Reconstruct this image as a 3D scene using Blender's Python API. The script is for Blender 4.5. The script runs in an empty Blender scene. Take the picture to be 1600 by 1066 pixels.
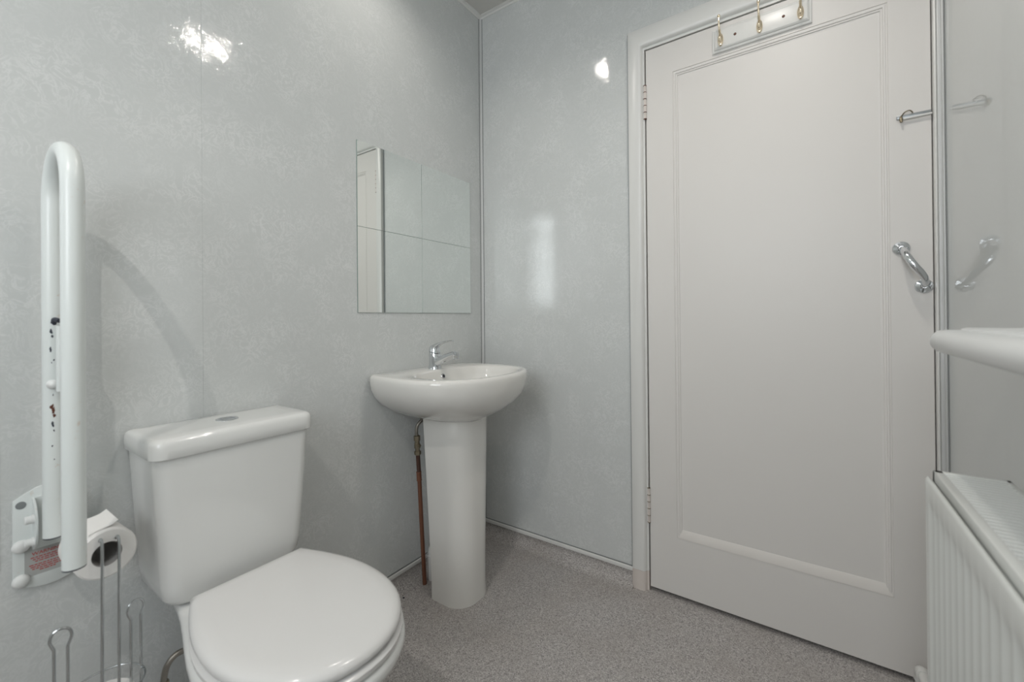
import bpy, bmesh, math, random
from mathutils import Vector, Matrix
random.seed(7)
PI = math.pi
scn = bpy.context.scene
col = scn.collection

# ------------------------------------------------------------------ camera, world, exposure, lights
CAM = Vector((1.2644, -1.5814, 1.0077)); YAW, PIT, ROL, F, PY = .6057, .0035, -.0088, 666.57, 494.6
def make_camera():
    c, s = math.cos(YAW), math.sin(YAW)
    r = Vector((c, s, 0)); fw = Vector((-s, c, 0)); u = Vector((0, 0, 1))
    f2 = fw*math.cos(PIT) + u*math.sin(PIT); u2 = -fw*math.sin(PIT) + u*math.cos(PIT)
    r3 = r*math.cos(ROL) + u2*math.sin(ROL); u3 = -r*math.sin(ROL) + u2*math.cos(ROL)
    cd = bpy.data.cameras.new('camera'); co = bpy.data.objects.new('camera', cd); col.objects.link(co)
    m = Matrix((r3, u3, -f2)).transposed().to_4x4(); m.translation = CAM
    co.matrix_world = m
    cd.sensor_width = 36; cd.lens = F/1600*36; cd.shift_y = (PY-533)/1600
    cd.clip_start = .02
    cd.dof.use_dof = True; cd.dof.focus_distance = 1.6; cd.dof.aperture_fstop = 2.8
    scn.camera = co
make_camera()
w = bpy.data.worlds.new('world'); scn.world = w; w.use_nodes = True
w.node_tree.nodes['Background'].inputs[0].default_value = (.75, .85, 1, 1)
w.node_tree.nodes['Background'].inputs[1].default_value = .15
scn.view_settings.view_transform = 'Standard'; scn.view_settings.look = 'None'
scn.view_settings.gamma = 1; scn.view_settings.use_curve_mapping = False
scn.view_settings.exposure = 0.96
ROOM_W, ROOM_L, ROOM_H = 1.5625, 2.75, 2.435
WINDOW_LIGHT = 3.4
LAMPS = [(1.22, -.736, 5.0), (1.20, -.634, 5.0), (.325, -.69, 4.0), (.80, -2.10, 14.0)]  # last entry: unseen lamp added behind the camera to brighten the door
LAMP_COLOR = (1.0, .945, .88)

# ------------------------------------------------------------------ materials
def mat(name, color, rough=.4, metal=0, coat=0, bump=None, emis=None, spec=.5):
    m = bpy.data.materials.new(name); m.use_nodes = True
    nt = m.node_tree; b = nt.nodes['Principled BSDF']
    b.inputs['Base Color'].default_value = (*color, 1); b.inputs['Roughness'].default_value = rough
    b.inputs['Metallic'].default_value = metal; b.inputs['Coat Weight'].default_value = coat
    b.inputs['Specular IOR Level'].default_value = spec
    if emis:
        b.inputs['Emission Color'].default_value = (*emis[0], 1); b.inputs['Emission Strength'].default_value = emis[1]
    if bump:
        sc, st, di = bump
        g = nt.nodes.new('ShaderNodeNewGeometry'); n = nt.nodes.new('ShaderNodeTexNoise'); bp = nt.nodes.new('ShaderNodeBump')
        n.inputs['Scale'].default_value = sc; n.inputs['Detail'].default_value = 3
        nt.links.new(g.outputs['Position'], n.inputs['Vector']); nt.links.new(n.outputs[0], bp.inputs['Height'])
        bp.inputs['Strength'].default_value = st; bp.inputs['Distance'].default_value = di
        nt.links.new(bp.outputs[0], b.inputs['Normal'])
    return m
def N(nt, t, **kw):
    n = nt.nodes.new(t)
    for k, v in kw.items():
        if k in n.inputs: n.inputs[k].default_value = v
        else: setattr(n, k, v)
    return n
def mix(nt, fac, a, b):
    n = nt.nodes.new('ShaderNodeMix'); n.data_type = 'RGBA'
    for sock, v in ((n.inputs[0], fac), (n.inputs[6], a), (n.inputs[7], b)):
        if isinstance(v, (tuple, float, int)): sock.default_value = v if not isinstance(v, tuple) else (*v[:3], 1)
        else: nt.links.new(v, sock)
    return n.outputs[2]
def ramp(nt, src, stops):
    r = nt.nodes.new('ShaderNodeValToRGB'); nt.links.new(src, r.inputs[0])
    while len(r.color_ramp.elements) < len(stops): r.color_ramp.elements.new(.5)
    for e, (p, v) in zip(r.color_ramp.elements, stops):
        e.position = p; e.color = (v, v, v, 1) if not isinstance(v, tuple) else (*v, 1)
    return r.outputs[0]

def wall_panel_mat(name='laminate_panel', rough=.045, bump=.2, flakes=1.0):
    # wet-wall laminate: glossy with a fine crushed-flake relief
    m = mat(name, (.60, .625, .605), rough); nt = m.node_tree; b = nt.nodes['Principled BSDF']
    g = N(nt, 'ShaderNodeNewGeometry')
    n1 = N(nt, 'ShaderNodeTexNoise', Scale=30.0, Detail=4.0, Roughness=.6, Distortion=2.2)
    n2 = N(nt, 'ShaderNodeTexNoise', Scale=95.0, Detail=2.0, Distortion=.8)
    for n in (n1, n2): nt.links.new(g.outputs['Position'], n.inputs['Vector'])
    a = N(nt, 'ShaderNodeMath', operation='ABSOLUTE'); s = N(nt, 'ShaderNodeMath', operation='SUBTRACT')
    s.inputs[1].default_value = .5; nt.links.new(n1.outputs[0], s.inputs[0]); nt.links.new(s.outputs[0], a.inputs[0])
    ad = N(nt, 'ShaderNodeMath', operation='MULTIPLY_ADD'); ad.inputs[1].default_value = .35
    nt.links.new(n2.outputs[0], ad.inputs[0]); nt.links.new(a.outputs[0], ad.inputs[2])
    bp = N(nt, 'ShaderNodeBump', Strength=bump, Distance=.0016)
    nt.links.new(ad.outputs[0], bp.inputs['Height']); nt.links.new(bp.outputs[0], b.inputs['Normal'])
    flake = ramp(nt, a.outputs[0], [(0.0, 1.0), (.018, .7), (.05, .1), (.10, 0.0)])
    n3 = N(nt, 'ShaderNodeTexNoise', Scale=9.0, Detail=2.0); nt.links.new(g.outputs['Position'], n3.inputs['Vector'])
    pm = N(nt, 'ShaderNodeMath', operation='MULTIPLY'); nt.links.new(flake, pm.inputs[0]); nt.links.new(ramp(nt, n3.outputs[0], [(.40, .25), (.62, 1.0)]), pm.inputs[1])
    pk = N(nt, 'ShaderNodeMath', operation='MULTIPLY'); nt.links.new(pm.outputs[0], pk.inputs[0]); pk.inputs[1].default_value = flakes
    nt.links.new(mix(nt, pk.outputs[0], (.600, .620, .613), (.690, .704, .699)), b.inputs['Base Color'])
    return m
def floor_mat():
    m = mat('speckled_vinyl', (.3, .29, .28), .55); nt = m.node_tree; b = nt.nodes['Principled BSDF']
    g = N(nt, 'ShaderNodeNewGeometry')
    v = N(nt, 'ShaderNodeTexVoronoi', Scale=420.0); nt.links.new(g.outputs['Position'], v.inputs['Vector'])
    sp = nt.nodes.new('ShaderNodeSeparateColor'); nt.links.new(v.outputs['Color'], sp.inputs[0])
    c = ramp(nt, sp.outputs[0], [(0, (.20, .188, .184)), (.16, (.25, .236, .232)), (.22, (.375, .354, .342)), (.78, (.42, .396, .382)), (.84, (.56, .54, .525))])
    n = N(nt, 'ShaderNodeTexNoise', Scale=5.0, Detail=3.0); nt.links.new(g.outputs['Position'], n.inputs['Vector'])
    f = ramp(nt, n.outputs[0], [(.42, 0.0), (.75, .3)])
    c2 = mix(nt, f, c, (.30, .26, .225))
    # scuffed line where the vinyl folds up
    nt.links.new(c2, b.inputs['Base Color'])
    bp = N(nt, 'ShaderNodeBump', Strength=.25, Distance=.0004); nt.links.new(sp.outputs[1], bp.inputs['Height']); nt.links.new(bp.outputs[0], b.inputs['Normal'])
    return m
def chipped_mat():
    # white powder coat with rust freckles and chips
    m = mat('chipped_white_enamel', (.72, .76, .75), .28); nt = m.node_tree; b = nt.nodes['Principled BSDF']
    g = N(nt, 'ShaderNodeNewGeometry'); xyz = N(nt, 'ShaderNodeSeparateXYZ'); nt.links.new(g.outputs['Position'], xyz.inputs[0])
    n = N(nt, 'ShaderNodeTexNoise', Scale=75.0, Detail=3.0, Roughness=.6); nt.links.new(g.outputs['Position'], n.inputs['Vector'])
    n2 = N(nt, 'ShaderNodeTexNoise', Scale=13.0, Detail=1.0); nt.links.new(g.outputs['Position'], n2.inputs['Vector'])
    rust = ramp(nt, n.outputs[0], [(.63, 0.0), (.70, .55)])
    msk = ramp(nt, n2.outputs[0], [(.50, 0.0), (.60, 1.0)])
    side = N(nt, 'ShaderNodeMapRange'); side.inputs['From Min'].default_value = -.5; side.inputs['From Max'].default_value = .8
    nx = N(nt, 'ShaderNodeSeparateXYZ'); nt.links.new(g.outputs['Normal'], nx.inputs[0]); nt.links.new(nx.outputs[1], side.inputs[0])
    mu = N(nt, 'ShaderNodeMath', operation='MULTIPLY'); nt.links.new(rust, mu.inputs[0]); nt.links.new(msk, mu.inputs[1])
    mu2 = N(nt, 'ShaderNodeMath', operation='MULTIPLY'); nt.links.new(mu.outputs[0], mu2.inputs[0]); nt.links.new(side.outputs[0], mu2.inputs[1])
    nt.links.new(mix(nt, mu2.outputs[0], (.72, .76, .75), (.50, .27, .12)), b.inputs['Base Color'])
    return m

M = dict(
    panel=wall_panel_mat(), panel_smooth=wall_panel_mat('smooth_laminate_panel', .04, .006, .1), floor=floor_mat(), chipped=chipped_mat(),
    ceiling=mat('ceiling_paint', (.66, .65, .62), .7),
    door=mat('door_gloss_paint', (.70, .68, .655), .42, bump=(35, .05, .002)),
    jamb=mat('white_gloss_paint', (.72, .72, .70), .3),
    china=mat('vitreous_china', (.74, .73, .70), .07, coat=.3),
    china_pan=mat('white_pan_china', (.73, .735, .72), .08, coat=.3),
    seat=mat('toilet_seat_plastic', (.70, .695, .685), .17),
    chrome=mat('chrome', (.72, .74, .76), .07, 1), chrome_d=mat('brushed_chrome', (.62, .62, .62), .25, 1),
    wire=mat('chrome_wire', (.5, .52, .53), .2, 1),
    brass=mat('polished_brass', (.86, .74, .56), .25, 1), oldbrass=mat('tarnished_brass', (.30, .26, .19), .4, 1),
    copper=mat('dull_copper', (.27, .125, .08), .5, .7), darkcopper=mat('oxidised_copper', (.12, .065, .05), .5, .6),
    hose=mat('braided_steel', (.30, .28, .25), .4, .9, bump=(600, .4, .001)),
    rad=mat('radiator_enamel', (.74, .76, .74), .25), plastic=mat('white_plastic', (.76, .77, .76), .3),
    trimp=mat('pvc_trim', (.58, .59, .585), .35), trimdark=mat('dark_sealant', (.22, .23, .23), .5),
    grey=mat('grey_metal', (.32, .34, .35), .35, .5), dark=mat('painted_recess_shade', (.02, .02, .025), .6),
    black=mat('black_rubber', (.03, .035, .05), .5), rust=mat('rust', (.10, .035, .02), .8),
    bare=mat('worn_paint_edge', (.62, .52, .47), .5), primer=mat('pinkish_old_paint', (.66, .60, .56), .45),
    mirror=mat('mirror_glass', (.88, .91, .89), .012, 1), glass_edge=mat('mirror_edge', (.18, .26, .23), .2),
    shelf=mat('satin_white_plastic', (.78, .80, .80), .22),
    paper=mat('toilet_paper', (.80, .79, .77), .9, bump=(300, .2, .001)), core=mat('grey_card_core', (.33, .32, .31), .9),
    bead=mat('cream_gloss_paint', (.76, .73, .695), .35),
    label=mat('grey_foil_label', (.42, .43, .42), .4), redink=mat('red_ink', (.45, .10, .09), .6),
    frost=mat('lit_frosted_glass', (.8, .85, .9), .3, emis=((.93, .965, 1.0), WINDOW_LIGHT)),
    bulb=mat('lit_lamp', (1, 1, 1), .3, emis=(LAMP_COLOR, 12)),
    tapred=mat('grey_cap', (.4, .42, .44), .3),
)

# ------------------------------------------------------------------ helpers
def org(p):
    v = Vector((0, 0, 0))
    while p is not None: v += p.location; p = p.parent
    return v
def obj(name, bm, m, parent=None, sharp=35, origin=None):
    bmesh.ops.recalc_face_normals(bm, faces=bm.faces)
    o_ = org(parent) + (Vector(origin) if (origin is not None and parent is None) else Vector((0, 0, 0)))
    for v in bm.verts: v.co -= o_
    me = bpy.data.meshes.new(name)
    for f in bm.faces: f.smooth = True
    bm.to_mesh(me); bm.free()
    me.set_sharp_from_angle(angle=math.radians(sharp))
    me.materials.append(M[m] if isinstance(m, str) else m)
    o = bpy.data.objects.new(name, me); col.objects.link(o)
    if parent is not None: o.parent = parent
    elif origin is not None: o.location = origin
    return o
def tag(o, label, cat, group=None):
    o['label'] = label; o['category'] = cat
    if group: o['group'] = group
    return o
def thing(name, label, cat, loc, group=None):
    o = bpy.data.objects.new(name, None); col.objects.link(o); o.location = loc
    o.empty_display_size = .05
    return tag(o, label, cat, group)
def struct(name, bm, m, parent=None, sharp=35):
    o = obj(name, bm, m, parent, sharp)
    if parent is None: o['kind'] = 'structure'
    return o
def B(): return bmesh.new()
def box(bm, x0, x1, y0, y1, z0, z1, bev=0, seg=2):
    t = bmesh.new(); bmesh.ops.create_cube(t, size=1)
    for v in t.verts:
        v.co = Vector((x0+(v.co.x+.5)*(x1-x0), y0+(v.co.y+.5)*(y1-y0), z0+(v.co.z+.5)*(z1-z0)))
    if bev: bmesh.ops.bevel(t, geom=t.edges[:], offset=bev, segments=seg, affect='EDGES', profile=.5)
    join(bm, t); return bm
def join(bm, t):
    me = bpy.data.meshes.new('tmp'); t.to_mesh(me); t.free(); bm.from_mesh(me); bpy.data.meshes.remove(me)
def loft(bm, rings, cap0=True, cap1=True, closed=True):
    vs = [[bm.verts.new(p) for p in r] for r in rings]; n = len(vs[0])
    for a, b in zip(vs, vs[1:]):
        for i in range(n if closed else n-1):
            j = (i+1) % n
            try: bm.faces.new((a[i], a[j], b[j], b[i]))
            except ValueError: pass
    if cap0: bm.faces.new(vs[0][::-1])
    if cap1: bm.faces.new(vs[-1])
    return vs
def spline(pts, n=8):
    P = [Vector(p) for p in pts]; P = [P[0]*2-P[1]] + P + [P[-1]*2-P[-2]]; out = []
    for i in range(1, len(P)-2):
        for k in range(n):
            t = k/n; a, b, c, d = P[i-1], P[i], P[i+1], P[i+2]
            out.append(.5*((2*b)+(c-a)*t+(2*a-5*b+4*c-d)*t*t+(3*b-a-3*c+d)*t**3))
    out.append(P[-2]); return out
def tube(bm, pts, r, seg=12, closed=False, cap=True):
    P = [Vector(p) for p in pts]; n = len(P)
    R = r if isinstance(r, (list, tuple)) else [r]*n
    T = []
    for i in range(n):
        if closed: t = P[(i+1) % n]-P[i-1]
        else: t = P[min(i+1, n-1)]-P[max(i-1, 0)]
        T.append(t.normalized())
    u = T[0].orthogonal().normalized(); rings = []
    for i in range(n):
        u = (u - T[i]*u.dot(T[i])).normalized(); v = T[i].cross(u)
        rings.append([P[i]+(u*math.cos(2*PI*k/seg)+v*math.sin(2*PI*k/seg))*R[i] for k in range(seg)])
    if closed: rings.append(rings[0]); loft(bm, rings, False, False); bmesh.ops.remove_doubles(bm, verts=bm.verts, dist=1e-6)
    else: loft(bm, rings, cap, cap)
    return bm
def lathe(bm, prof, o=(0, 0, 0), axis=(0, 0, 1), seg=28):
    # prof: list of (radius, height)
    A = Vector(axis).normalized(); u = A.orthogonal().normalized(); v = A.cross(u); O = Vector(o)
    rings = [[O + A*h + (u*math.cos(2*PI*k/seg)+v*math.sin(2*PI*k/seg))*max(r, 1e-5) for k in range(seg)] for r, h in prof]
    loft(bm, rings, True, True); return bm
def prism(bm, poly, axis, a, b, bev=0):
    # poly in the two remaining axes, extruded along axis from a to b
    def P(p, t):
        if axis == 'x': return (t, p[0], p[1])
        if axis == 'y': return (p[0], t, p[1])
        return (p[0], p[1], t)
    t = bmesh.new(); loft(t, [[P(p, a) for p in poly], [P(p, b) for p in poly]])
    bmesh.ops.recalc_face_normals(t, faces=t.faces)
    if bev: bmesh.ops.bevel(t, geom=t.edges[:], offset=bev, segments=2, affect='EDGES', profile=.5)
    join(bm, t); return bm
def arc(cx, cy, r, a0, a1, n=8):
    return [(cx+r*math.cos(math.radians(a0+(a1-a0)*i/n)), cy+r*math.sin(math.radians(a0+(a1-a0)*i/n))) for i in range(n+1)]
def rrect(x0, x1, y0, y1, r, n=5):
    rs = r if isinstance(r, (list, tuple)) else [r]*4     # corners: x1y1, x0y1, x0y0, x1y0
    return (arc(x1-rs[0], y1-rs[0], rs[0], 0, 90, n) + arc(x0+rs[1], y1-rs[1], rs[1], 90, 180, n)
            + arc(x0+rs[2], y0+rs[2], rs[2], 180, 270, n) + arc(x1-rs[3], y0+rs[3], rs[3], 270, 360, n))

# ------------------------------------------------------------------ room shell
SEAM = -1.137
bm = B()
box(bm, -.10, 0, SEAM+.0001, .10, .05, ROOM_H, .0003, 1); box(bm, -.10, 0, -ROOM_L-.1, SEAM-.0001, .05, ROOM_H, .0003, 1)
box(bm, -.10, -.004, -ROOM_L-.1, .10, 0, ROOM_H)
struct('wall_left', bm, 'panel')
DX0, DX1, DZ = .7802, 1.5429, 1.991
bm = B()
box(bm, -.10, DX0-.02, 0, .12, .0, ROOM_H); box(bm, DX0-.02, ROOM_W+.1, 0, .12, DZ+.02, ROOM_H); box(bm, DX1+.012, ROOM_W+.1, 0, .12, 0, DZ+.02)
struct('wall_back', bm, 'panel')
# right wall, then the rear wall with its window opening behind the photographer
bm = B(); box(bm, ROOM_W, ROOM_W+.12, -ROOM_L-.1, .12, 0, ROOM_H); struct('wall_right', bm, 'panel_smooth')
WX0, WX1, WZ0, WZ1 = .62, 1.50, 1.10, 2.24
bm = B()
Y1, Y0 = -ROOM_L, -ROOM_L-.12
box(bm, -.1, WX0, Y0, Y1, 0, ROOM_H); box(bm, WX1, ROOM_W+.12, Y0, Y1, 0, ROOM_H)
box(bm, WX0, WX1, Y0, Y1, 0, WZ0); box(bm, WX0, WX1, Y0, Y1, WZ1, ROOM_H)
struct('wall_front', bm, 'panel')
bm = B(); box(bm, -.1, ROOM_W+.12, -ROOM_L-.1, .12, ROOM_H, ROOM_H+.06); struct('ceiling', bm, 'ceiling')
# vinyl floor coved up the walls
bm = B()
box(bm, -.1, ROOM_W+.12, -ROOM_L-.1, .30, -.06, 0)
R_ = .042; UP = .052
prof = [(0.0, UP), (.003, UP), (.003, R_+.003)] + [(R_+.003-R_*math.cos(math.radians(a)), R_+.001-R_*math.sin(math.radians(a))) for a in range(10, 91, 10)] + [(R_+.004, -.001), (0.0, -.001)]
loft(bm, [[(x, y, z) for x, z in prof] for y in (-ROOM_L, 0)])
loft(bm, [[(x, -d, z) for d, z in prof] for x in (0, .722)])
loft(bm, [[(ROOM_W-x, y, z) for x, z in prof] for y in (-ROOM_L, -.03)])
struct('floor', bm, 'floor', sharp=50)
# window
bm = B(); f = .05
YF = Y1-.09
box(bm, WX0, WX1, YF, YF+.06, WZ0, WZ0+f, .004); box(bm, WX0, WX1, YF, YF+.06, WZ1-f, WZ1, .004)
box(bm, WX0, WX0+f, YF, YF+.06, WZ0+f, WZ1-f, .004); box(bm, WX1-f, WX1, YF, YF+.06, WZ0+f, WZ1-f, .004)
box(bm, WX0+f, WX1-f, YF, YF+.06, WZ1-.30, WZ1-.26, .004)
wf = struct('window_1', bm, 'jamb')
bm = B(); box(bm, WX0+f, WX1-f, YF+.025, YF+.035, WZ0+f, WZ1-f); obj('pane', bm, 'frost', wf)

# trims: numbered setting pieces
def tr(n, bm, m='trimp', sharp=35): return struct('trim_%d' % n, bm, m, sharp=sharp)
# internal corner profile, toilet wall / door wall
bm = B(); prism(bm, [(0, 0), (0, -.0095), (.0015, -.0095), (.003, -.0055), (.0055, -.003), (.0095, -.0015), (.0095, 0)], 'z', .052, ROOM_H-.012); tr(1, bm)
bm = B(); box(bm, 0, .0012, -.0125, -.0095, .052, ROOM_H-.012); box(bm, .0095, .0125, -.0012, 0, .052, ROOM_H-.012); tr(2, bm, 'trimdark')
# base strips on top of the coved vinyl
bm = B(); prism(bm, [(0, .052), (.006, .052), (.007, .055), (.006, .064), (.002, .066), (0, .066)], 'y', -ROOM_L, -.004); tr(3, bm, 'jamb')
bm = B(); prism(bm, [(0, .052), (-.006, .052), (-.007, .055), (-.006, .064), (-.002, .066), (0, .066)], 'x', .004, .720); tr(4, bm, 'jamb')
bm = B(); box(bm, 0, .0015, -ROOM_L, -.004, .066, .070); box(bm, .004, .720, -.0015, 0, .066, .070); tr(5, bm, 'trimdark')
# edge strip beside the architrave, and the one over its top
bm = B(); box(bm, .7125, .7195, -.004, 0, .066, 2.073, .001, 1); tr(6, bm, 'grey')
bm = B(); box(bm, .7125, ROOM_W-.001, -.003, 0, 2.0695, 2.0735); tr(7, bm, 'bare')
# ceiling trims
bm = B(); prism(bm, [(0, ROOM_H), (.014, ROOM_H), (.014, ROOM_H-.003), (.004, ROOM_H-.006), (.002, ROOM_H-.014), (0, ROOM_H-.014)], 'y', -ROOM_L, 0); tr(8, bm, 'jamb')
bm = B(); prism(bm, [(0, ROOM_H), (-.014, ROOM_H), (-.014, ROOM_H-.003), (-.004, ROOM_H-.006), (-.002, ROOM_H-.014), (0, ROOM_H-.014)], 'x', 0, ROOM_W); tr(9, bm, 'jamb')
# architrave: left leg, head, narrow scribed right leg
ap = [(.057, 0), (.057, -.018), (.055, -.020), (.0195, -.020), (.0135, -.018), (.0085, -.012), (.0065, -.004), (0, -.003), (0, .03), (.057, .03)]
bm = B(); loft(bm, [[(.7765-d, y, .072) for d, y in ap], [(.7765-d, y, 1.9945+d*1.316) for d, y in ap], [(ROOM_W-.0125, y, 1.9945+d*1.316) for d, y in ap]]); tr(10, bm, 'jamb', 50)
bm = B(); prism(bm, [(.7765-d-(.0005 if d > .04 else 0), y-(.0006 if y < 0 else 0)) for d, y in ap], 'z', 0, .0715); tr(11, bm, 'primer', 50)
bm = B(); box(bm, DX1+.0022, ROOM_W-.012, -.018, .03, 0, 1.9945, .003); tr(13, bm, 'jamb')
bm = B(); box(bm, ROOM_W-.012, ROOM_W-.004, -.024, 0, 0, 2.07, .002); box(bm, ROOM_W-.005, ROOM_W, -.034, 0, .0, 2.43, .002); tr(14, bm, 'chrome_d' if 0 else 'trimp')
bm = B(); box(bm, ROOM_W-.0016, ROOM_W, -.042, -.034, 0, 2.43); tr(15, bm, 'trimdark')
# near-black backing behind the door: shade of its gaps put into the colour
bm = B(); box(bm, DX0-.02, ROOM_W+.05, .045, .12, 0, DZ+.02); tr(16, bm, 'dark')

# ------------------------------------------------------------------ door
PX0, PX1, PZ0, PZ1 = .8756, 1.4562, .2187, 1.8827
bm = B()
def rect(x0, x1, z0, z1, y): return [(x0, y, z0), (x1, y, z0), (x1, y, z1), (x0, y, z1)]
e = .0015
loft(bm, [rect(DX0, DX1, .015, DZ, .038), rect(DX0, DX1, .015, DZ, e), rect(DX0+e, DX1-e, .015+e, DZ-e, 0), rect(PX0, PX1, PZ0, PZ1, 0), rect(PX0, PX1, PZ0, PZ1, .038)], False, False)
door = struct('door_1', bm, 'door', sharp=30)
bm = B(); box(bm, PX0, PX1, .0079, .020, PZ0, PZ1); obj('door_panel', bm, 'door', door)
bm = B()   # panel moulding: three fine steps on top and sides, one broad worn slope at the bottom
st = [(0, 0, 0), (.0008, .0022, .001), (.0045, .0022, .004), (.0055, .0006, .006), (.0095, .0012, .010), (.0110, .0038, .012), (.0150, .0042, .016), (.0165, .0068, .020), (.021, .0078, .028), (.0225, .0080, .032)]
rings = [rect(PX0+d, PX1-d, PZ0+db, PZ1-d, y) for d, y, db in st]
loft(bm, rings, False, False)
obj('panel_moulding', bm, 'door', door, sharp=18)
bm = B(); prism(bm, [(-.0008, PZ0+.0005), (-.0012, PZ0+.002), (.0070, PZ0+.030), (.0085, PZ0+.030), (.0085, PZ0+.0005)], 'x', PX0+.003, PX1-.003)
obj('bottom_bead', bm, 'bead', door)
def hinge(z0, z1, k):
    h = B(); n = 5; d = (z1-z0)/n
    for i in range(n):
        r = .0052 if i % 2 else .0046
        lathe(h, [(r*.8, 0), (r, .0012), (r, d-.0014), (r*.8, d-.0006)], (DX0-.002, -.004, z0+i*d), seg=12)
    ho = obj('hinge', h, 'primer', door)
    q = B()
    for i in range(n+1): lathe(q, [(.0058, 0), (.0058, .0016)], (DX0-.002, -.0042, z0+i*d-.0008), seg=12)
    if k:
        box(q, DX0-.009, DX0-.005, -.0012, .001, z0+.02, z1-.02)
    r = obj('worn_joint', q, 'rust' if k else 'oldbrass', ho); r['label'] = 'rusty bare metal joints'
hinge(1.738, 1.861, 1); hinge(.252, .377, 0)
# thin dark shadow gap lines where paint cracked
# bow handle
ha, hb = Vector((1.479, 0, 1.190)), Vector((1.524, 0, 1.084))
pts = spline([ha, ha+Vector((.001, -.022, -.004)), ha+Vector((.003, -.048, -.022)), (ha+hb)/2+Vector((-.006, -.060, 0)), hb+Vector((-.008, -.046, .024)), hb+Vector((-.001, -.022, .004)), hb], 8)
n = len(pts); bm = B(); tube(bm, pts, [0.0052+.0040*math.sin(PI*i/(n-1))**1.2 for i in range(n)], 14)
hd = obj('pull_handle', bm, 'chrome', door)
for p in (ha, hb):
    bm = B(); lathe(bm, [(.0190, 0), (.0193, .002), (.0178, .0045), (.012, .006), (.0085, .007), (.007, .011), (.0055, .013)], p, (0, -1, 0), 30)
    ro = obj('rose', bm, 'chrome', hd)
    for k in range(3):
        a = PI/2+2*PI*k/3+.5; bm = B(); lathe(bm, [(.0026, .005), (.0026, .0068), (.001, .0074)], p+Vector((.0118*math.cos(a), 0, .0118*math.sin(a))), (0, -1, 0), 10)
        obj('screw', bm, 'grey', ro)
# painted sliding bolt
bm = B(); box(bm, 1.472, 1.5425, -.004, 0, 1.5465, 1.5565, .0012)
bo = obj('bolt_plate', bm, 'grey', door)
bm = B(); tube(bm, [(1.480, -.008, 1.5435), (1.5425, -.008, 1.5445)], .0028, 10); obj('bolt_rod', bm, 'jamb', bo)
bm = B(); tube(bm, spline([(1.481, -.004, 1.552), (1.488, -.012, 1.560), (1.498, -.013, 1.562), (1.505, -.006, 1.557)], 6), .0016, 8)
lathe(bm, [(.0022, 0), (.0035, .006), (.0045, .010), (.003, .014), (.0035, .017)], (1.4805, -.008, 1.552), (0, -.25, -1), 12)
kb = obj('bolt_knob', bm, 'oldbrass', bo); kb['label'] = 'tarnished brass bolt knob'

# ------------------------------------------------------------------ coat rack on the door
cr = thing('coat_rack', 'white painted coat rack board with three brass hooks across the door top', 'coat rack', (1.146, 0, 1.893))
bm = B(); zx0, zx1, z0, z1 = 1.008, 1.284, 1.893, 1.972
def rr(d, y): return rect(zx0+d, zx1-d, z0+d, z1-d, y)
loft(bm, [rr(0, 0), rr(0, -.006), rr(.003, -.008), rr(.006, -.0085), rr(.008, -.0125), rr(.012, -.0155), rr(.014, -.016)], True, True)
obj('backboard', bm, 'jamb', cr, sharp=20)
def coat_hook(x):
    y0 = -.016; bm = B(); zb = 1.928
    # oval rose and lower stub
    t = bmesh.new(); lathe(t, [(.0001, 0), (.0075, 0), (.0085, .0015), (.0075, .004), (.004, .006), (.0001, .0065)], (0, 0, 0), (0, -1, 0), 20)
    for v in t.verts: v.co = Vector((x+v.co.x*1.05, y0+v.co.y*1.6, zb-.001+v.co.z*2.5))
    join(bm, t)
    tube(bm, spline([(x, y0-.003, zb+.006), (x, y0-.014, zb+.012), (x, y0-.026, zb+.022), (x, y0-.033, zb+.040), (x, y0-.034, zb+.056)], 6), [.0044]*6+[.0036]*6+[.0028]*6+[.0024]*7, 10)
    lathe(bm, [(.001, -.001), (.0038, .001), (.0045, .005), (.0036, .009), (.001, .011)], (x, y0-.034, zb+.054), (0, 0, 1), 14)
    tube(bm, spline([(x, y0-.003, zb-.004), (x, y0-.010, zb-.012), (x, y0-.018, zb-.013), (x, y0-.021, zb-.006)], 6), [.0052]*6+[.0046]*6+[.004]*7, 10)
    lathe(bm, [(.001, -.001), (.0045, .001), (.0052, .004), (.0035, .007), (.001, .008)], (x, y0-.021, zb-.008), (0, 0, 1), 14)
    h = obj('hook', bm, 'brass', cr)
    bm = B(); lathe(bm, [(.0022, 0), (.0022, .0012)], (x, y0-.0058, zb+.001), (0, -1, 0), 10); obj('screw', bm, 'oldbrass', h)
for x in (1.035, 1.1475, 1.2555): coat_hook(x)
for x, z in ((1.078, 1.931), (1.212, 1.934)):
    bm = B(); lathe(bm, [(.0042, 0), (.0042, .0012), (.003, .0018)], (x, -.0158, z), (0, -1, 0), 14); s_ = obj('screw', bm, 'darkcopper', cr); s_['label'] = 'dark screw head'

# ------------------------------------------------------------------ mirror tiles
ty, tz, ts = -.6835, 1.0304, .2968
names = {(0, 0): ('lower', 'left'), (0, 1): ('upper', 'left'), (1, 0): ('lower', 'right'), (1, 1): ('upper', 'right')}
for i in range(2):
    for j in range(2):
        v, h = names[(i, j)]
        bm = B(); g = .0006
        box(bm, .0006, .0040, ty+i*ts+g, ty+(i+1)*ts-g, tz+j*ts+g, tz+(j+1)*ts-g, .0002, 1)
        t = obj('mirror_tile', bm, 'mirror', origin=(0.0006, ty+(i+.5)*ts, tz+j*ts))
        tag(t, 'square frameless mirror tile on the wall above the washbasin, %s %s of the four' % (v, h), 'mirror', 'mirror tiles above the washbasin')
        bm = B(); box(bm, 0, .0022, ty+i*ts+.0001, ty+(i+1)*ts-.0001, tz+j*ts+.0001, tz+(j+1)*ts-.0001)
        obj('backing', bm, 'glass_edge', t)

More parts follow.
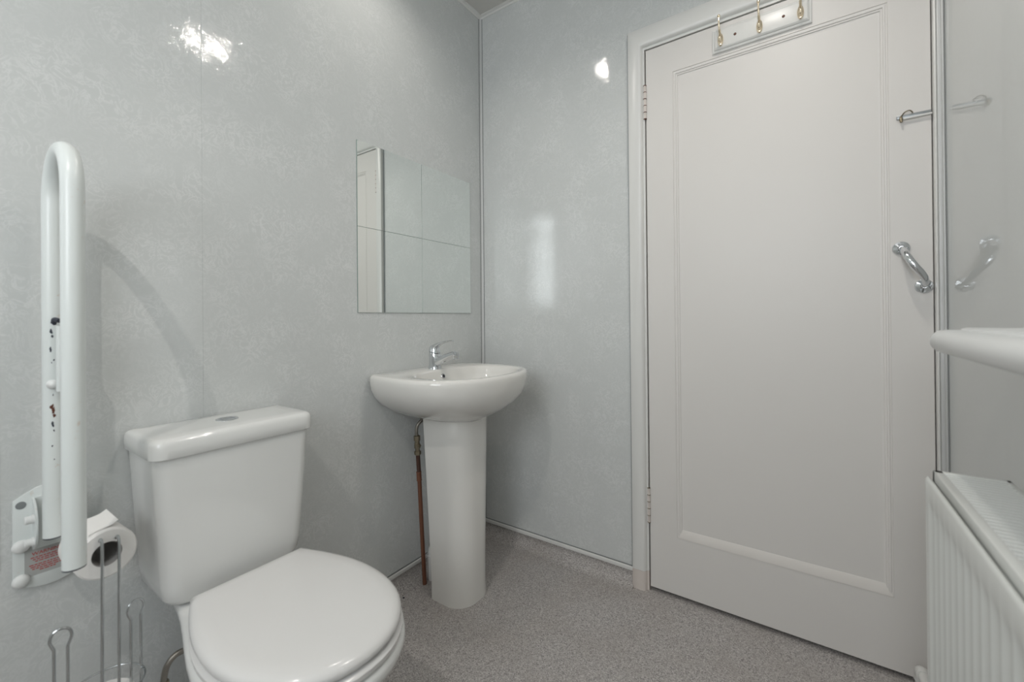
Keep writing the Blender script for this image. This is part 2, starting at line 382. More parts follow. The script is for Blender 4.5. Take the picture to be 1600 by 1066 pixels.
# ------------------------------------------------------------------ washbasin
BY = -.405; BZ = .815
bs = thing('washbasin', 'white ceramic washbasin on a full pedestal under the mirror tiles', 'washbasin', (0, BY, 0))
NB = 72
def sup(th, a_f, a_b, b, nf, nb, cx):
    c, s = math.cos(th), math.sin(th)
    a, n = (a_f, nf) if c >= 0 else (a_b, nb)
    r = (abs(c/a)**n + abs(s/b)**n)**(-1/n)
    return cx + r*c, r*s
def outer(th, sx=1, sy=1):
    x, y = sup(th, .240, .200, .275, 2.25, 12, .2)
    if x < .2:   # flare in toward the wall
        y *= 1-.08*((.2-x)/.2)**1.6
    return x*sx, y*sy
def ring_o(z, sx=1, sy=1, inset=0):
    R = []
    for k in range(NB):
        th = 2*PI*k/NB; x, y = outer(th, sx, sy)
        if inset:
            d = Vector((x-.2*sx, y)); L = d.length; d *= (L-inset)/L; x, y = .2*sx+d.x, d.y
            x = max(x, 0.0)
        R.append((max(x, 0.0005), BY+y, z))
    return R
def ring_i(z, s=1, cx=.255, sx=None, n=2.4, back=.135, front=.152, b=.212):
    sx = sx or s; R = []
    for k in range(NB):
        x, y = sup(2*PI*k/NB, front*sx, back*sx, b*s, n, 2.6, cx); R.append((x, BY+y, z))
    return R
bm = B()
rings = [ring_o(.645, .68, .35), ring_o(.655, .72, .43), ring_o(.668, .79, .56), ring_o(.688, .865, .70), ring_o(.712, .93, .83), ring_o(.738, .972, .925),
         ring_o(.765, .993, .980), ring_o(.790, 1, 1), ring_o(.803, 1, 1), ring_o(.810, 1, 1, .002), ring_o(.8145, 1, 1, .006), ring_o(.816, 1, 1, .012),
         ring_i(.8155, 1.03), ring_i(.8135, 1.0), ring_i(.807, .975), ring_i(.79, .945), ring_i(.765, .90), ring_i(.735, .80), ring_i(.712, .62), ring_i(.700, .38), ring_i(.696, .12)]
loft(bm, rings, True, True)
bowl = obj('basin', bm, 'china', bs, sharp=60)
bm = B(); lathe(bm, [(.0095, .0), (.0105, .001), (.0095, .0025), (.0062, .003), (.006, -.0005)], (.1275, BY+.004, .789), (1, 0, .35), 20)
ov = obj('overflow_ring', bm, 'chrome_d', bs)
bm = B(); lathe(bm, [(.0062, .0), (.0062, .0031), (.001, .0032)], (.1275, BY+.004, .789), (1, 0, .35), 16); obj('overflow_hole', bm, 'dark', ov)  # solid dark disc: shade inside the overflow painted as colour
bm = B(); lathe(bm, [(.021, 0), (.021, .002), (.016, .003), (.014, .001)], (.255, BY, .6965), (0, 0, 1), 24); obj('waste', bm, 'chrome', bs)
# silicone line at the wall is part of the basin's fixing
# pedestal
PYc = -.398
def ped(z, w, xf, xb, r):
    p = rrect(xb, xf, PYc-w, PYc+w, [r, .006, .006, r], 10)
    return [(x, y, z) for x, y in p]
bm = B()
prs = []
for i in range(25):
    t = i/24; z = .66*t
    w_ = .088 + .010*max(0, (t-.15)/.85)**1.4 + .002*max(0, 1-t*14)
    prs.append(ped(z, w_, .290+.006*t+.002*max(0, 1-t*14), .142-.03*t, .076))
loft(bm, prs, True, True)
obj('pedestal', bm, 'china', bs, sharp=50)
# monobloc mixer tap
tp = thing('mixer_tap', 'chrome single lever mixer tap on the back deck of the washbasin', 'tap', (.088, BY, BZ))
bm = B(); TX, TY = .088, BY
def ell(cx, cz, rx, ry, tilt=0, n=24):
    return [(TX+cx+rx*math.cos(2*PI*k/n)*math.cos(tilt), TY+ry*math.sin(2*PI*k/n), BZ+cz+rx*math.cos(2*PI*k/n)*math.sin(tilt)) for k in range(n)]
loft(bm, [ell(0, 0, .026, .025), ell(0, .004, .025, .024), ell(.001, .02, .0235, .0225), ell(.001, .040, .0235, .0225, -.12), ell(0, .056, .0235, .0225, -.22), ell(-.001, .064, .0225, .0215, -.25)])
body = obj('body', bm, 'chrome', tp, sharp=50)
sp = spline([(TX+.006, TY, BZ+.024), (TX+.035, TY, BZ+.036), (TX+.07, TY, BZ+.050), (TX+.104, TY, BZ+.062)], 6)
bm = B(); tube(bm, sp, [.0185-.0070*i/(len(sp)-1) for i in range(len(sp))], 18)
spo = obj('spout', bm, 'chrome', tp)
bm = B(); lathe(bm, [(.010, -.016), (.0115, -.014), (.0115, -.006), (.0125, -.004), (.0125, .010), (.009, .013)], (TX+.106, TY, BZ+.055), (-.15, 0, 1), 20); obj('aerator', bm, 'chrome', spo)
bm = B()   # lever: cap over the body then a thin blade rising forward
loft(bm, [ell(-.001, .066, .0225, .0218, -.25), ell(-.0005, .076, .0215, .0208, -.28), ell(.001, .085, .018, .018, -.3), ell(.003, .090, .010, .011, -.3)])
lv = spline([(-.004, .082), (.020, .093), (.045, .101), (.075, .107), (.096, .108)], 5) if 0 else None
L = [(-.010, .080, .014, .010), (.008, .088, .0155, .010), (.026, .0965, .015, .0065), (.046, .1025, .0145, .004), (.070, .1075, .0135, .0032), (.088, .1095, .010, .0028), (.094, .1095, .006, .002)]
loft(bm, [[(TX+a-.25*hh*math.sin(2*PI*k/16), TY+ww*math.cos(2*PI*k/16), BZ+b+hh*math.sin(2*PI*k/16)) for k in range(16)] for a, b, ww, hh in L])
obj('lever', bm, 'chrome', tp, sharp=50)

# ------------------------------------------------------------------ pipes by the basin
cp = thing('supply_pipe', 'copper water pipe with brass valve rising from the floor left of the pedestal', 'pipe', (.06, -.44, 0))
bm = B(); tube(bm, [(.060, -.440, 0), (.060, -.452, .20), (.060, -.464, .42)], .0078, 16); obj('pipe', bm, 'copper', cp)
bm = B(); lathe(bm, [(.0095, 0), (.0100, .002), (.0092, .004), (.0092, .030), (.0100, .032), (.0095, .034)], (.060, -.4635, .400), (0, -.06, 1), 18); obj('coupling', bm, 'copper', cp)
bm = B(); tube(bm, [(.060, -.4645, .43), (.060, -.470, .505)], .0078, 16); dc = obj('riser', bm, 'darkcopper', cp); dc['label'] = 'dark oxidised section'
bm = B(); ax = (0, -.05, 1)
lathe(bm, [(.0105, 0), (.0125, .002), (.0125, .014), (.009, .016), (.0085, .024), (.0115, .026), (.0115, .040), (.009, .043), (.009, .052), (.0122, .054), (.0122, .072), (.0085, .074)], (.060, -.470, .498), ax, 6); lathe(bm, [(.010, .03), (.010, .046)], (.060, -.471, .498), ax, 18)
tube(bm, [(.060, -.4715, .534), (.078, -.4745, .536)], .0045, 10)
obj('valve', bm, 'oldbrass', cp, sharp=25)
bm = B(); tube(bm, spline([(.060, -.474, .568), (.060, -.4755, .592), (.063, -.470, .612), (.070, -.450, .630), (.080, -.425, .643)], 8), .0062, 12); obj('flexible_hose', bm, 'hose', cp)
wp = thing('waste_fitting', 'short white plastic waste pipe standing behind the pedestal foot', 'waste pipe', (.06, -.395, 0))
bm = B(); lathe(bm, [(.019, 0), (.020, .003), (.020, .084), (.023, .086), (.023, .094), (.019, .097)], (.058, -.397, 0), (0, 0, 1), 24); obj('pipe', bm, 'plastic', wp)
bm = B(); lathe(bm, [(.019, .097), (.018, .108), (.014, .119), (.008, .126), (.001, .128)], (.058, -.397, 0), (0, 0, 1), 24); obj('cap', bm, 'plastic', wp)

# ------------------------------------------------------------------ toilet
TYC = -1.122
tl = thing('toilet', 'white close coupled toilet with closed lid standing against the wall', 'toilet', (0, TYC, 0))
def D_ring(z, xb, xf, hb, hw, xc, n=40, nf=2.15, p=0):
    # plan outline: straight back edge of half width hb at xb, widest hw at xc, rounded front to xf
    pts = []
    m = n//2
    for k in range(m+1):
        a = PI/2*(1-2*k/m) if 0 else None
    side = []
    for k in range(9):
        t = k/9; x = xb+(xc-xb)*t; side.append((x, hb+(hw-hb)*((t*t*(3-2*t))**p if p else math.sin(t*PI/2))))
    front = []
    for k in range(25):
        a = PI/2 - PI*k/24; c, s = abs(math.cos(a)), math.sin(a)
        front.append((xc+(xf-xc)*c**(2/nf), hw*(abs(s)**(2/nf))*(1 if s >= 0 else -1)))
    pts = side + front + [(x, -y) for x, y in side[::-1]]
    back = [(xb, -hb*(1-2*k/6)) for k in range(1, 6)]
    pts += back
    return [(x, TYC+y, z) for x, y in pts]
# pan
bm = B()
loft(bm, [D_ring(0, .10, .44, .095, .112, .26), D_ring(.015, .10, .435, .095, .110, .26), D_ring(.05, .10, .425, .085, .098, .26), D_ring(.13, .10, .425, .075, .092, .27, p=1),
          D_ring(.20, .10, .455, .066, .104, .32, p=1), D_ring(.26, .10, .51, .060, .126, .36, p=1), D_ring(.31, .10, .57, .058, .146, .40, p=1), D_ring(.340, .09, .612, .062, .160, .42, p=1),
          D_ring(.356, .06, .634, .090, .168, .43, p=1), D_ring(.368, .025, .645, .106, .1725, .43, p=1.4), D_ring(.382, .02, .650, .110, .1745, .43, p=1.4), D_ring(.392, .022, .648, .110, .173, .43, p=1.4), D_ring(.398, .026, .640, .106, .166, .43, p=1.4)], True, True)
obj('pan', bm, 'china_pan', tl, sharp=50)
# seat ring (closed under the lid)
bm = B()
loft(bm, [D_ring(.399, .222, .640, .112, .163, .425), D_ring(.402, .220, .6465, .116, .1685, .425), D_ring(.411, .220, .6475, .117, .1695, .425), D_ring(.415, .222, .643, .113, .165, .425), D_ring(.4165, .226, .636, .108, .158, .425)])
obj('seat', bm, 'seat', tl, sharp=50)
bm = B()
loft(bm, [D_ring(.4185, .222, .634, .112, .159, .425), D_ring(.420, .219, .640, .116, .164, .425), D_ring(.428, .218, .6445, .118, .167, .425), D_ring(.435, .219, .643, .1175, .166, .425),
          D_ring(.4405, .223, .636, .113, .160, .425), D_ring(.4435, .230, .626, .106, .151, .425), D_ring(.4450, .245, .605, .090, .131, .425), D_ring(.4460, .28, .56, .06, .09, .425), D_ring(.4463, .35, .48, .02, .03, .425)])
obj('lid', bm, 'seat', tl, sharp=50)
for s in (-1, 1):
    bm = B(); tube(bm, [(.214, TYC+s*.075-.014, .420), (.214, TYC+s*.075+.014, .420)], .0085, 14)
    lathe(bm, [(.012, 0), (.012, .008), (.008, .012), (.007, .022)], (.212, TYC+s*.075, .399), (0, 0, 1), 16); obj('hinge', bm, 'seat', tl)
# cistern
CYC = -1.122
def rr3(z, x0, x1, hw, r, dy=0):
    return [(x, CYC+dy+y, z) for x, y in rrect(x0, x1, -hw, hw, [r, .008, .008, r], 7)]
ct = None
bm = B()
prof = [(.4005, .030, .150, .112, .03), (.403, .018, .168, .128, .035), (.409, .012, .175, .1365, .038), (.420, .008, .179, .1425, .036), (.45, .006, .181, .147, .034), (.55, .006, .183, .1535, .032), (.64, .006, .184, .159, .030), (.722, .006, .185, .1635, .028)]
loft(bm, [rr3(*p) for p in prof])
ct = obj('cistern', bm, 'china_pan', tl, sharp=50)
bm = B()
loft(bm, [rr3(.7225, .005, .189, .168, .028), rr3(.725, .003, .192, .171, .028), rr3(.742, .003, .1925, .1715, .028), rr3(.7545, .0035, .1915, .1708, .028), rr3(.7605, .006, .1885, .168, .026), rr3(.7640, .010, .184, .1635, .022), rr3(.7655, .015, .178, .158, .018), rr3(.7662, .04, .15, .13, .01)])
cl = obj('cistern_lid', bm, 'china_pan', tl, sharp=50)
bm = B()
t = bmesh.new(); lathe(t, [(.023, -.002), (.0235, .0015), (.022, .003), (.019, .003), (.018, .002), (.001, .0024)], (0, 0, 0), (0, 0, 1), 32)
for v in t.verts: v.co = Vector((.098+v.co.x, CYC+.0+v.co.y, .766+v.co.z))
join(bm, t); fb = obj('flush_button', bm, 'chrome', tl)
bm = B(); box(bm, .0975, .0985, CYC-.017, CYC+.017, .768, .7692); obj('button_split', bm, 'grey', fb)
# rubber joint and outlet under the cistern
bm = B(); lathe(bm, [(.038, .372), (.042, .376), (.042, .398), (.04, .403)], (.09, CYC-.06, 0), (0, 0, 1), 24)
jt = obj('gasket', bm, 'black', tl); jt['label'] = 'dark rubber joint under the cistern'
th_ = thing('toilet_supply_hose', 'braided steel hose with brass nut curving behind the toilet bowl', 'hose', (.12, -1.253, .0))
bm = B(); tube(bm, spline([(.118, -1.2545, .222), (.118, -1.2545, .238), (.119, -1.249, .262), (.120, -1.234, .276), (.121, -1.212, .276), (.121, -1.19, .272)], 8), .0062, 12); obj('flexible_hose', bm, 'hose', th_)
bm = B(); lathe(bm, [(.0095, .165), (.0115, .168), (.0115, .196), (.0088, .199), (.0088, .205), (.011, .207), (.011, .226), (.008, .232)], (.118, -1.2545, 0), (0, 0, 1), 6); obj('nut', bm, 'oldbrass', th_, sharp=25)
bm = B(); tube(bm, [(.118, -1.2545, 0), (.118, -1.2545, .17)], .0078, 14); obj('pipe', bm, 'copper', th_)

# ------------------------------------------------------------------ fold-up support rail
RY = -1.408; RX0, RX1, RT = .062, .226, .0156
rl = thing('support_rail', 'worn white fold-up support rail raised upright against the wall beside the toilet', 'support rail', (0, -1.41, .49))
bm = B()
cxm = (RX0+RX1)/2; rad_ = (RX1-RX0)/2; ztop = 1.335-RT-rad_
pts = [(RX0, RY, .595), (RX0, RY, .8), (RX0, RY, 1.0)] + [(cxm-rad_*math.cos(a), RY, ztop+rad_*math.sin(a)) for a in [PI*k/20 for k in range(21)]] + [(RX1, RY, 1.0), (RX1, RY, .8), (RX1, RY, .588)]
tube(bm, pts, RT, 24); obj('rail_tube', bm, 'chipped', rl, sharp=50)
for x, z in ((RX0, .595), (RX1, .588)):
    bm = B(); lathe(bm, [(RT*.97, -.0025), (RT*1.0, 0)], (x, RY, z), (0, 0, 1), 24); c_ = obj('end_cap', bm, 'black', rl); c_['label'] = 'dark end cap'
# folded stay between the tubes, with a dark buffer at its tip and a pivot knob
bm = B(); tube(bm, [(RX0+.026, RY+.006, .875), (RX0+.026, RY+.006, 1.000)], .0065, 12); obj('stay', bm, 'chipped', rl)
bm = B(); tube(bm, spline([(RX0+.010, RY, 1.000), (RX0+.018, RY-.001, 1.012), (RX0+.030, RY+.004, 1.010)], 6), .0042, 12); obj('buffer', bm, 'black', rl)
bm = B(); lathe(bm, [(.008, 0), (.0095, .004), (.009, .010), (.006, .014), (.001, .016)], (RX0+.008, RY+.002, .888), (.75, -.65, 0), 18); kn = obj('pivot_knob', bm, 'plastic', rl)
# chipped paint spots lying on the tube skin
def chips(cx, spots, m, name):
    bm = B()
    for ang, z, wz, wa in spots:
        n = 11; c = []
        for k in range(n):
            a = 2*PI*k/n; rr_ = random.uniform(.45, 1.15); aa = ang+wa*rr_*math.cos(a); zz = z+wz*rr_*math.sin(a)
            c.append((cx+(RT+.0002)*math.cos(aa), RY+(RT+.0002)*math.sin(aa), zz))
        cen = bm.verts.new((cx+(RT+.0004)*math.cos(ang), RY+(RT+.0004)*math.sin(ang), z)); vs = [bm.verts.new(p) for p in c]
        for k in range(n): bm.faces.new((cen, vs[k], vs[(k+1) % n]))
    return obj(name, bm, m, rl)
A0 = math.radians(-12)
for sp_ in [(A0+.05, .838, .010, .22), (A0-.05, .846, .006, .22), (A0+.12, .829, .005, .16)]:
    c_ = chips(RX0, [sp_], 'rust', 'rust_patch'); c_['label'] = 'rust brown patch'
for sp_ in [(A0-.1, .990, .006, .18), (A0, .980, .003, .15), (A0-.15, .955, .006, .12), (A0+.12, .935, .002, .08), (A0-.08, .93, .002, .06), (A0+.0, .812, .006, .13), (A0+.1, .80, .003, .1), (A0-.05, .771, .002, .08), (A0+.03, .868, .004, .06), (A0-.12, 1.006, .002, .07), (A0+.1, .745, .002, .06)]:
    c_ = chips(RX0, [sp_], 'black', 'paint_chip'); c_['label'] = 'dark paint chip'
# wall plate
bm = B()
pl = [(-1.455, .497), (-1.455, .662)] + [(-1.455+.10*t, .662+.022*math.sin(PI*t)) for t in (.15, .3, .45, .6, .75, .9)] + [(-1.355, .662), (-1.355, .497)] + [(-1.455+.10*t, .497-.016*math.sin(PI*t)) for t in (.9, .75, .6, .45, .3, .15)]
prism(bm, pl, 'x', .0005, .006, .0015); pt = obj('wall_plate', bm, 'chipped', rl)
bm = B()  # bracket: two flanges standing off the plate
for y in (-1.4285, -1.386):
    fl = [(.006, .560), (.006, .662)] + [(.006+.045*math.sin(math.radians(a)), .612+.050*math.cos(math.radians(a))) for a in range(10, 171, 16)]
    prism(bm, fl, 'y', y-.0015, y+.0015)
box(bm, .006, .009, -1.4285, -1.386, .560, .662); obj('bracket', bm, 'chipped', rl)
for z in (.626, .582):
    bm = B(); lathe(bm, [(.0085, 0), (.0085, .003), (.0075, .0032), (.0075, .011), (.006, .0125)], (.028, -1.430, z), (0, -1, 0), 18); obj('bolt', bm, 'plastic', rl)
for y, z in ((-1.4445, .572), (-1.4445, .505), (-1.366, .505)):
    bm = B(); lathe(bm, [(.0125, .0), (.0125, .002), (.0115, .005), (.008, .008), (.001, .009)], (.006, y, z), (1, 0, 0), 22); obj('screw_cap', bm, 'plastic', rl)
bm = B(); lathe(bm, [(.0072, 0), (.0072, .001), (.001, .0014)], (.006, -1.4445, .652), (1, 0, 0), 18); o = obj('screw', bm, 'grey', rl); o['label'] = 'grey slotted screw'
# warning label
bm = B(); prism(bm, [(-1.437, .517), (-1.437, .566), (-1.389, .574), (-1.389, .513)] if 0 else [(-1.440, .508), (-1.440, .572), (-1.380, .572), (-1.380, .508)], 'x', .006, .0064); lb = obj('warning_label', bm, 'label', rl); lb['label'] = 'grey foil warning label with red print'
def text_mesh(body, size, loc, mname, parent, name):
    cu = bpy.data.curves.new('tmp', 'FONT'); cu.body = body; cu.size = size; cu.extrude = .0001; cu.align_x = 'CENTER'; cu.offset = size*.02
    to = bpy.data.objects.new('tmp', cu); dg = bpy.context.evaluated_depsgraph_get
    col.objects.link(to); bpy.context.view_layer.update()
    me = bpy.data.meshes.new_from_object(to.evaluated_get(dg())); bpy.data.objects.remove(to); bpy.data.curves.remove(cu)
    t = bmesh.new(); t.from_mesh(me); bpy.data.meshes.remove(me)
    for v in t.verts: x, y, z = v.co; v.co = Vector((loc[0]+z, loc[1]+x, loc[2]+y))   # faces +x, reads along +y
    return t
bm = text_mesh('WARNING', .0090, (.0066, -1.4085, .5475), 'redink', rl, 'lettering')
for r_, (z, a, b) in enumerate([(.5420, -1.432, -1.386), (.5380, -1.429, -1.388), (.5340, -1.426, -1.390), (.5275, -1.434, -1.384), (.5235, -1.432, -1.386), (.5195, -1.430, -1.388), (.5155, -1.420, -1.398)]):
    y = a
    while y < b:
        L_ = random.uniform(.003, .007); box(bm, .0064, .0066, y, min(y+L_, b), z, z+.0022); y += L_+.0012
obj('lettering', bm, 'redink', lb)

# ------------------------------------------------------------------ toilet roll stand and rolls
SC = Vector((.165, -1.358, 0)); WR = .0024
sd = thing('toilet_roll_stand', 'chrome wire toilet roll stand between the support rail and the toilet', 'toilet roll stand', SC)
bm = B(); ringp = [(SC.x+.070*math.cos(2*PI*k/48), SC.y+.070*math.sin(2*PI*k/48), .004) for k in range(48)]; tube(bm, ringp, .0032, 10, True)
tube(bm, [(SC.x-.07, SC.y, .004), (SC.x+.07, SC.y, .004)], .0028, 8); tube(bm, [(SC.x, SC.y-.07, .004), (SC.x, SC.y+.07, .004)], .0028, 8)
obj('base', bm, 'wire', sd)
bm = B(); ringp = [(SC.x+.058*math.cos(2*PI*k/48), SC.y+.058*math.sin(2*PI*k/48), .314) for k in range(48)]; tube(bm, ringp, .0017, 10, True); obj('ring', bm, 'wire', sd)
# two tall rods whose tips hook back through the roll
for y, zt in ((-1.366, .603), (-1.3425, .600)):
    yb = y-.004
    bm = B(); tube(bm, [(.196, yb, .004), (.195, (y+yb)/2, .30)] + spline([(.193, y, .585), (.190, y, zt-.004), (.184, y, zt), (.176, y, zt-.003), (.168, y, zt-.010), (.150, y, zt-.014), (.09, y, zt-.014)], 6), WR, 10); obj('rod', bm, 'wire', sd)
def loop_wire(px, py, ta, ztop):
    t = Vector((math.cos(ta), math.sin(ta), 0)); o = Vector((px, py, 0))
    w1, w2 = .0135, .0085
    P = [o - t*w2 + Vector((0, 0, .004)), o - t*w2 + Vector((0, 0, ztop-.045))]
    P += spline([o - t*w2 + Vector((0, 0, ztop-.034)), o - t*w1 + Vector((0, 0, ztop-.018)), o - t*w1*.75 + Vector((0, 0, ztop-.005)), o + Vector((0, 0, ztop)), o + t*w1*.75 + Vector((0, 0, ztop-.005)), o + t*w1 + Vector((0, 0, ztop-.018)), o + t*w2 + Vector((0, 0, ztop-.034))], 5)
    P += [o + t*w2 + Vector((0, 0, ztop-.045)), o + t*w2 + Vector((0, 0, .004))]
    b_ = B(); tube(b_, P, WR*.95, 10); obj('side_loop', b_, 'wire', sd)
loop_wire(.172, -1.4165, math.radians(80), .464)
loop_wire(.166, -1.3125, math.radians(105), .456)
def roll(name, center, axis, L_, R0, R1, label):
    r = thing(name, label, 'toilet roll', center, 'toilet rolls on the wire stand')
    b_ = B(); A = Vector(axis).normalized(); u = A.orthogonal().normalized(); v = A.cross(u); C = Vector(center); seg = 48
    pr = [(R1+.0008, 0), (R0-.003, 0), (R0, .003), (R0, L_-.003), (R0-.003, L_), (R1+.0008, L_)]
    rg = [[C+A*(h-L_/2)+(u*math.cos(2*PI*k/seg)+v*math.sin(2*PI*k/seg))*(q*(1+.012*math.sin(3*2*PI*k/seg)) if q > .04 else q) for k in range(seg)] for q, h in pr]
    rg.append(rg[0]); loft(b_, rg, False, False); bmesh.ops.remove_doubles(b_, verts=b_.verts, dist=1e-6); obj('paper', b_, 'paper', r, sharp=40)
    b_ = B(); pr = [(R1, .0004), (R1+.0008, .0004), (R1+.0008, L_-.0004), (R1, L_-.0004)]
    rg = [[C+A*(h-L_/2)+(u*math.cos(2*PI*k/seg)+v*math.sin(2*PI*k/seg))*q for k in range(seg)] for q, h in pr]; rg.append(rg[0])
    loft(b_, rg, False, False); bmesh.ops.remove_doubles(b_, verts=b_.verts, dist=1e-6); obj('core', b_, 'core', r)
    return r
rt = roll('toilet_roll', (.125, -1.358, .569), (1, 0.05, 0), .098, .0455, .0215, 'white toilet roll hung on top of the wire stand with its hollow core facing out')
# loose torn sheet at the top of that roll
bm = B(); sh = [(.092+.0, -1.342, .6205), (.092, -1.325, .615), (.092, -1.318, .606)]
loft(bm, [[(x, -1.358+(.0460+o)*math.sin(a), .569+(.0460+o)*math.cos(a)) for x in (.082, .11, .14, .165)] for a, o in ((-.5, 0.0002), (-.2, .0008), (.05, .0016), (.2, .004), (.3, .009), (.36, .013))], False, False, closed=False)
obj('loose_sheet', bm, 'paper', rt)
roll('toilet_roll', (.165, -1.361, .250), (0, 0, 1), .10, .0455, .021, 'spare white toilet roll stacked inside the wire stand, only its top showing')

# ------------------------------------------------------------------ radiator
RXF, RXB, RYE, RY0, RZ0, RZ1 = 1.434, 1.538, -.540, -1.36, .14, .720
ra = thing('radiator', 'white panel radiator with slotted top grille on the right hand wall', 'radiator', (RXF, -.95, 0))
bm = B(); pitch = .0333
ys = []; y = RYE-.0015
ny = int((RYE-RY0)/pitch*12)
zs = [RZ0, RZ0+.03, RZ0+.045, .30, .50, .640, .655, .668, .678, .686, RZ1-.006]
rows = []
for z in zs:
    m_ = 1.0 if (RZ0+.045 <= z <= .655) else (.0 if (z >= .686 or z <= RZ0+.03) else (.8 if z < .67 else .4))
    row = []
    for k in range(ny+1):
        yy = RYE-(RYE-RY0)*k/ny; ph = ((RYE-.022-yy) / pitch) % 1.0
        fl = 0 if (yy > RYE-.022 or yy < RY0+.022) else max(0, math.sin(PI*ph))**.7
        row.append((RXF+.0040*m_*fl, yy, z))
    rows.append(row)
rows.append([(RXF+.0012, p[1], RZ1-.002) for p in rows[0]]); rows.append([(RXF+.003, p[1], RZ1) for p in rows[0]]); rows.append([(RXF+.006, p[1], RZ1-.001) for p in rows[0]]); rows.append([(RXF+.008, p[1], RZ1-.005) for p in rows[0]]); rows.append([(RXF+.008, p[1], RZ0) for p in rows[0]])
rows.append(rows[0]); loft(bm, rows, False, False, closed=False)
bmesh.ops.remove_doubles(bm, verts=bm.verts, dist=1e-6); bmesh.ops.holes_fill(bm, edges=[e_ for e_ in bm.edges if e_.is_boundary], sides=0)
obj('front_panel', bm, 'rad', ra, sharp=50)
bm = B(); box(bm, RXB-.013, RXB, RY0, RYE, RZ0, RZ1, .003); obj('back_panel', bm, 'rad', ra)
bm = B()
GX0, GX1, GT = RXF+.0095, RXB-.001, .733
box(bm, GX0, GX0+.013, RY0, RYE, GT-.022, GT, .0018); box(bm, GX1-.008, GX1, RY0, RYE, GT-.022, GT, .0018)
box(bm, GX0, GX1, RYE-.014, RYE, GT-.022, GT, .0018); box(bm, GX0, GX1, RY0, RY0+.014, GT-.022, GT, .0018)
gr = obj('grille_frame', bm, 'rad', ra)
y = RYE-.0215; cnt = 0; slot = []
while y > RY0+.016 and cnt < 95:
    b_ = B(); box(b_, GX0+.012, GX1-.007, y-.0036, y+.0036, GT-.004, GT-.001, .0008, 1); slot.append(obj('slat', b_, 'rad', gr)); y -= .0125; cnt += 1
for ya, yb in ((RYE-.003, RYE-.001), (RY0+.001, RY0+.003)):
    bm = B(); box(bm, GX0+.002, GX1-.010, ya, yb, RZ0+.01, GT-.010); obj('side_cheek', bm, 'rad', ra)
bm = B(); poly = []; y = RYE-.02; k = 0    # one folded convector sheet
while y > RY0+.02:
    poly += [(GX0+.004, y), (GX1-.014, y)] if k % 2 == 0 else [(GX1-.014, y), (GX0+.004, y)]; y -= .018; k += 1
loft(bm, [[(a, b, z) for a, b in poly] for z in (RZ0+.03, GT-.05)], False, False, closed=False); obj('convector', bm, 'grey', ra)
for y in (RYE-.12, RY0+.12):
    bm = B(); box(bm, RXB-.001, ROOM_W, y-.02, y+.02, .18, .66); obj('bracket', bm, 'rad', ra)
# feed pipe with elbow by the door foot
fp = thing('heating_pipe', 'white painted pipe elbow low beside the door bottom corner', 'pipe', (1.500, -.055, 0))
bm = B(); tube(bm, spline([(1.500, -.42, .082), (1.500, -.20, .082), (1.500, -.085, .082), (1.500, -.066, .079), (1.500, -.058, .066), (1.500, -.0565, .045)], 6) + [Vector((1.500, -.0565, 0))], .0115, 16); obj('pipe', bm, 'jamb', fp)
bm = B(); tube(bm, spline([(1.500, -.092, .082), (1.500, -.072, .0805), (1.500, -.060, .068), (1.500, -.0565, .050)], 6), .0145, 18); obj('elbow', bm, 'jamb', fp)
bm = B(); tube(bm, [(1.500, -.42, .082), (1.500, -.60, .082), (1.500, -.60, .138)], .0115, 14); obj('riser', bm, 'jamb', fp)

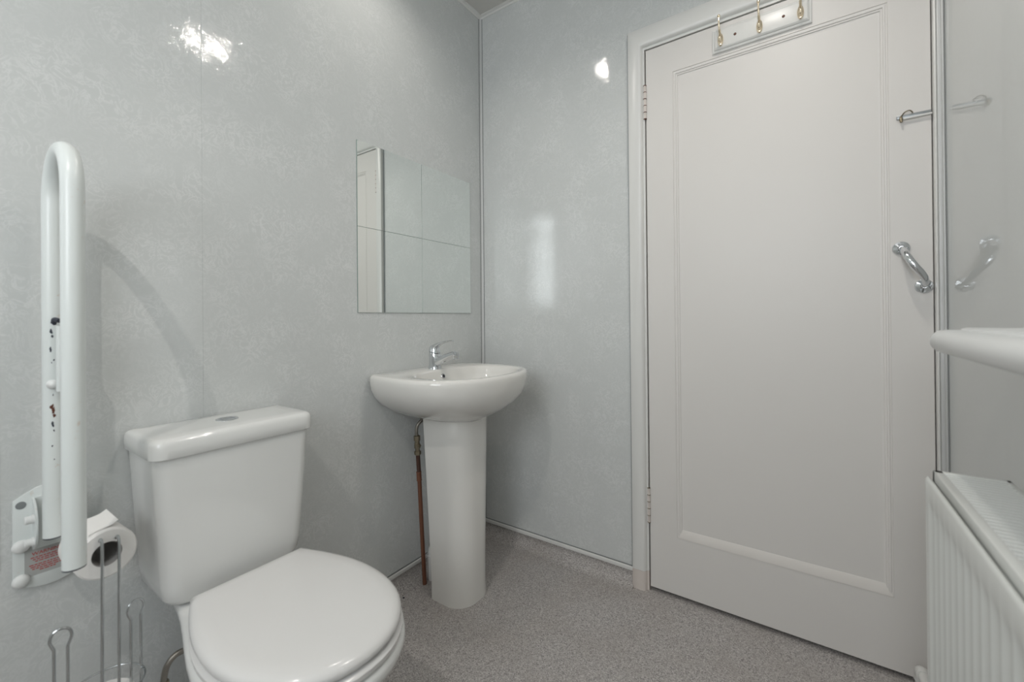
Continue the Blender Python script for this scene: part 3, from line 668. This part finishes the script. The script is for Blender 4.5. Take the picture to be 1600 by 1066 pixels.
# ------------------------------------------------------------------ moulded shelf above the radiator
bm = B()
SX = 1.4375; sr = .0200; zc = .9610
def sect(k, sh):
    # k shrinks the nose toward the rounded end, sh pulls it to the wall
    r = sr*k; cx = SX+sr+sh
    nose = [(cx+r*math.cos(math.radians(a)), zc+r*math.sin(math.radians(a))) for a in range(90, 271, 15)]
    b = ROOM_W+.0
    xx = max(cx+.02, 1.500)
    return nose + [(b, zc-r), (b, zc+.0235*k), (1.485, zc+.0235*k), (1.4805, zc+.0222*k), (1.4785, zc+.0165*k), (1.4755, zc+.0196*k)]
ye = -.535
secs = [(-1.36, 1, 0), (ye-.030, 1, 0), (ye-.018, 1, .002), (ye-.009, .97, .005), (ye-.003, .85, .010), (ye, .6, .016)]
loft(bm, [[(x, y, z) for x, z in sect(k, sh)] for y, k, sh in secs])
o = obj('wall_shelf', bm, 'shelf', origin=(ROOM_W, -.95, .937), sharp=40); tag(o, 'white rounded front shelf on the right hand wall above the radiator', 'shelf')

# dark strip at the photo's left border
bm = B(); box(bm, 0, .0025, -1.500, -1.4722, .537, .989); o = obj('wall_strip', bm, 'grey', origin=(0, -1.485, .537))
tag(o, 'thin dark upright strip on the wall left of the support rail', 'strip')
# crumb on the floor
bm = B(); lathe(bm, [(.001, 0), (.0035, .001), (.003, .003), (.001, .0035)], (.058, -.541, 0), (0, 0, 1), 8); o = obj('crumb', bm, 'black', origin=(.058, -.541, 0)); tag(o, 'tiny black crumb on the floor between toilet seat and pedestal', 'crumb')

# ------------------------------------------------------------------ ceiling lamps
for (x, y, pw), lab in zip(LAMPS, ('recessed ceiling spotlight nearer the photographer of the close pair', 'recessed ceiling spotlight nearer the door of the close pair', 'recessed ceiling spotlight near the washbasin wall', 'unseen ceiling spotlight added behind the camera to light the door')):
    dl = thing('ceiling_spotlight', lab, 'ceiling light', (x, y, ROOM_H), 'recessed ceiling spotlights')
    bm = B(); lathe(bm, [(.040, 0), (.040, -.003), (.034, -.005), (.026, -.002), (.026, .0)], (x, y, ROOM_H-.0005), (0, 0, 1), 28); obj('bezel', bm, 'jamb', dl)
    bm = B(); lathe(bm, [(.009, 0), (.009, -.003)], (x, y, ROOM_H-.003), (0, 0, 1), 20); obj('bulb', bm, 'bulb', dl)
    ld = bpy.data.lights.new('lamp_light', 'SPOT'); ld.spot_size = math.radians(150); ld.spot_blend = .9; ld.energy = pw; ld.color = LAMP_COLOR; ld.shadow_soft_size = .006
    lo = bpy.data.objects.new('lamp_light', ld); col.objects.link(lo); lo.parent = dl; lo.location = (0, 0, -.035)
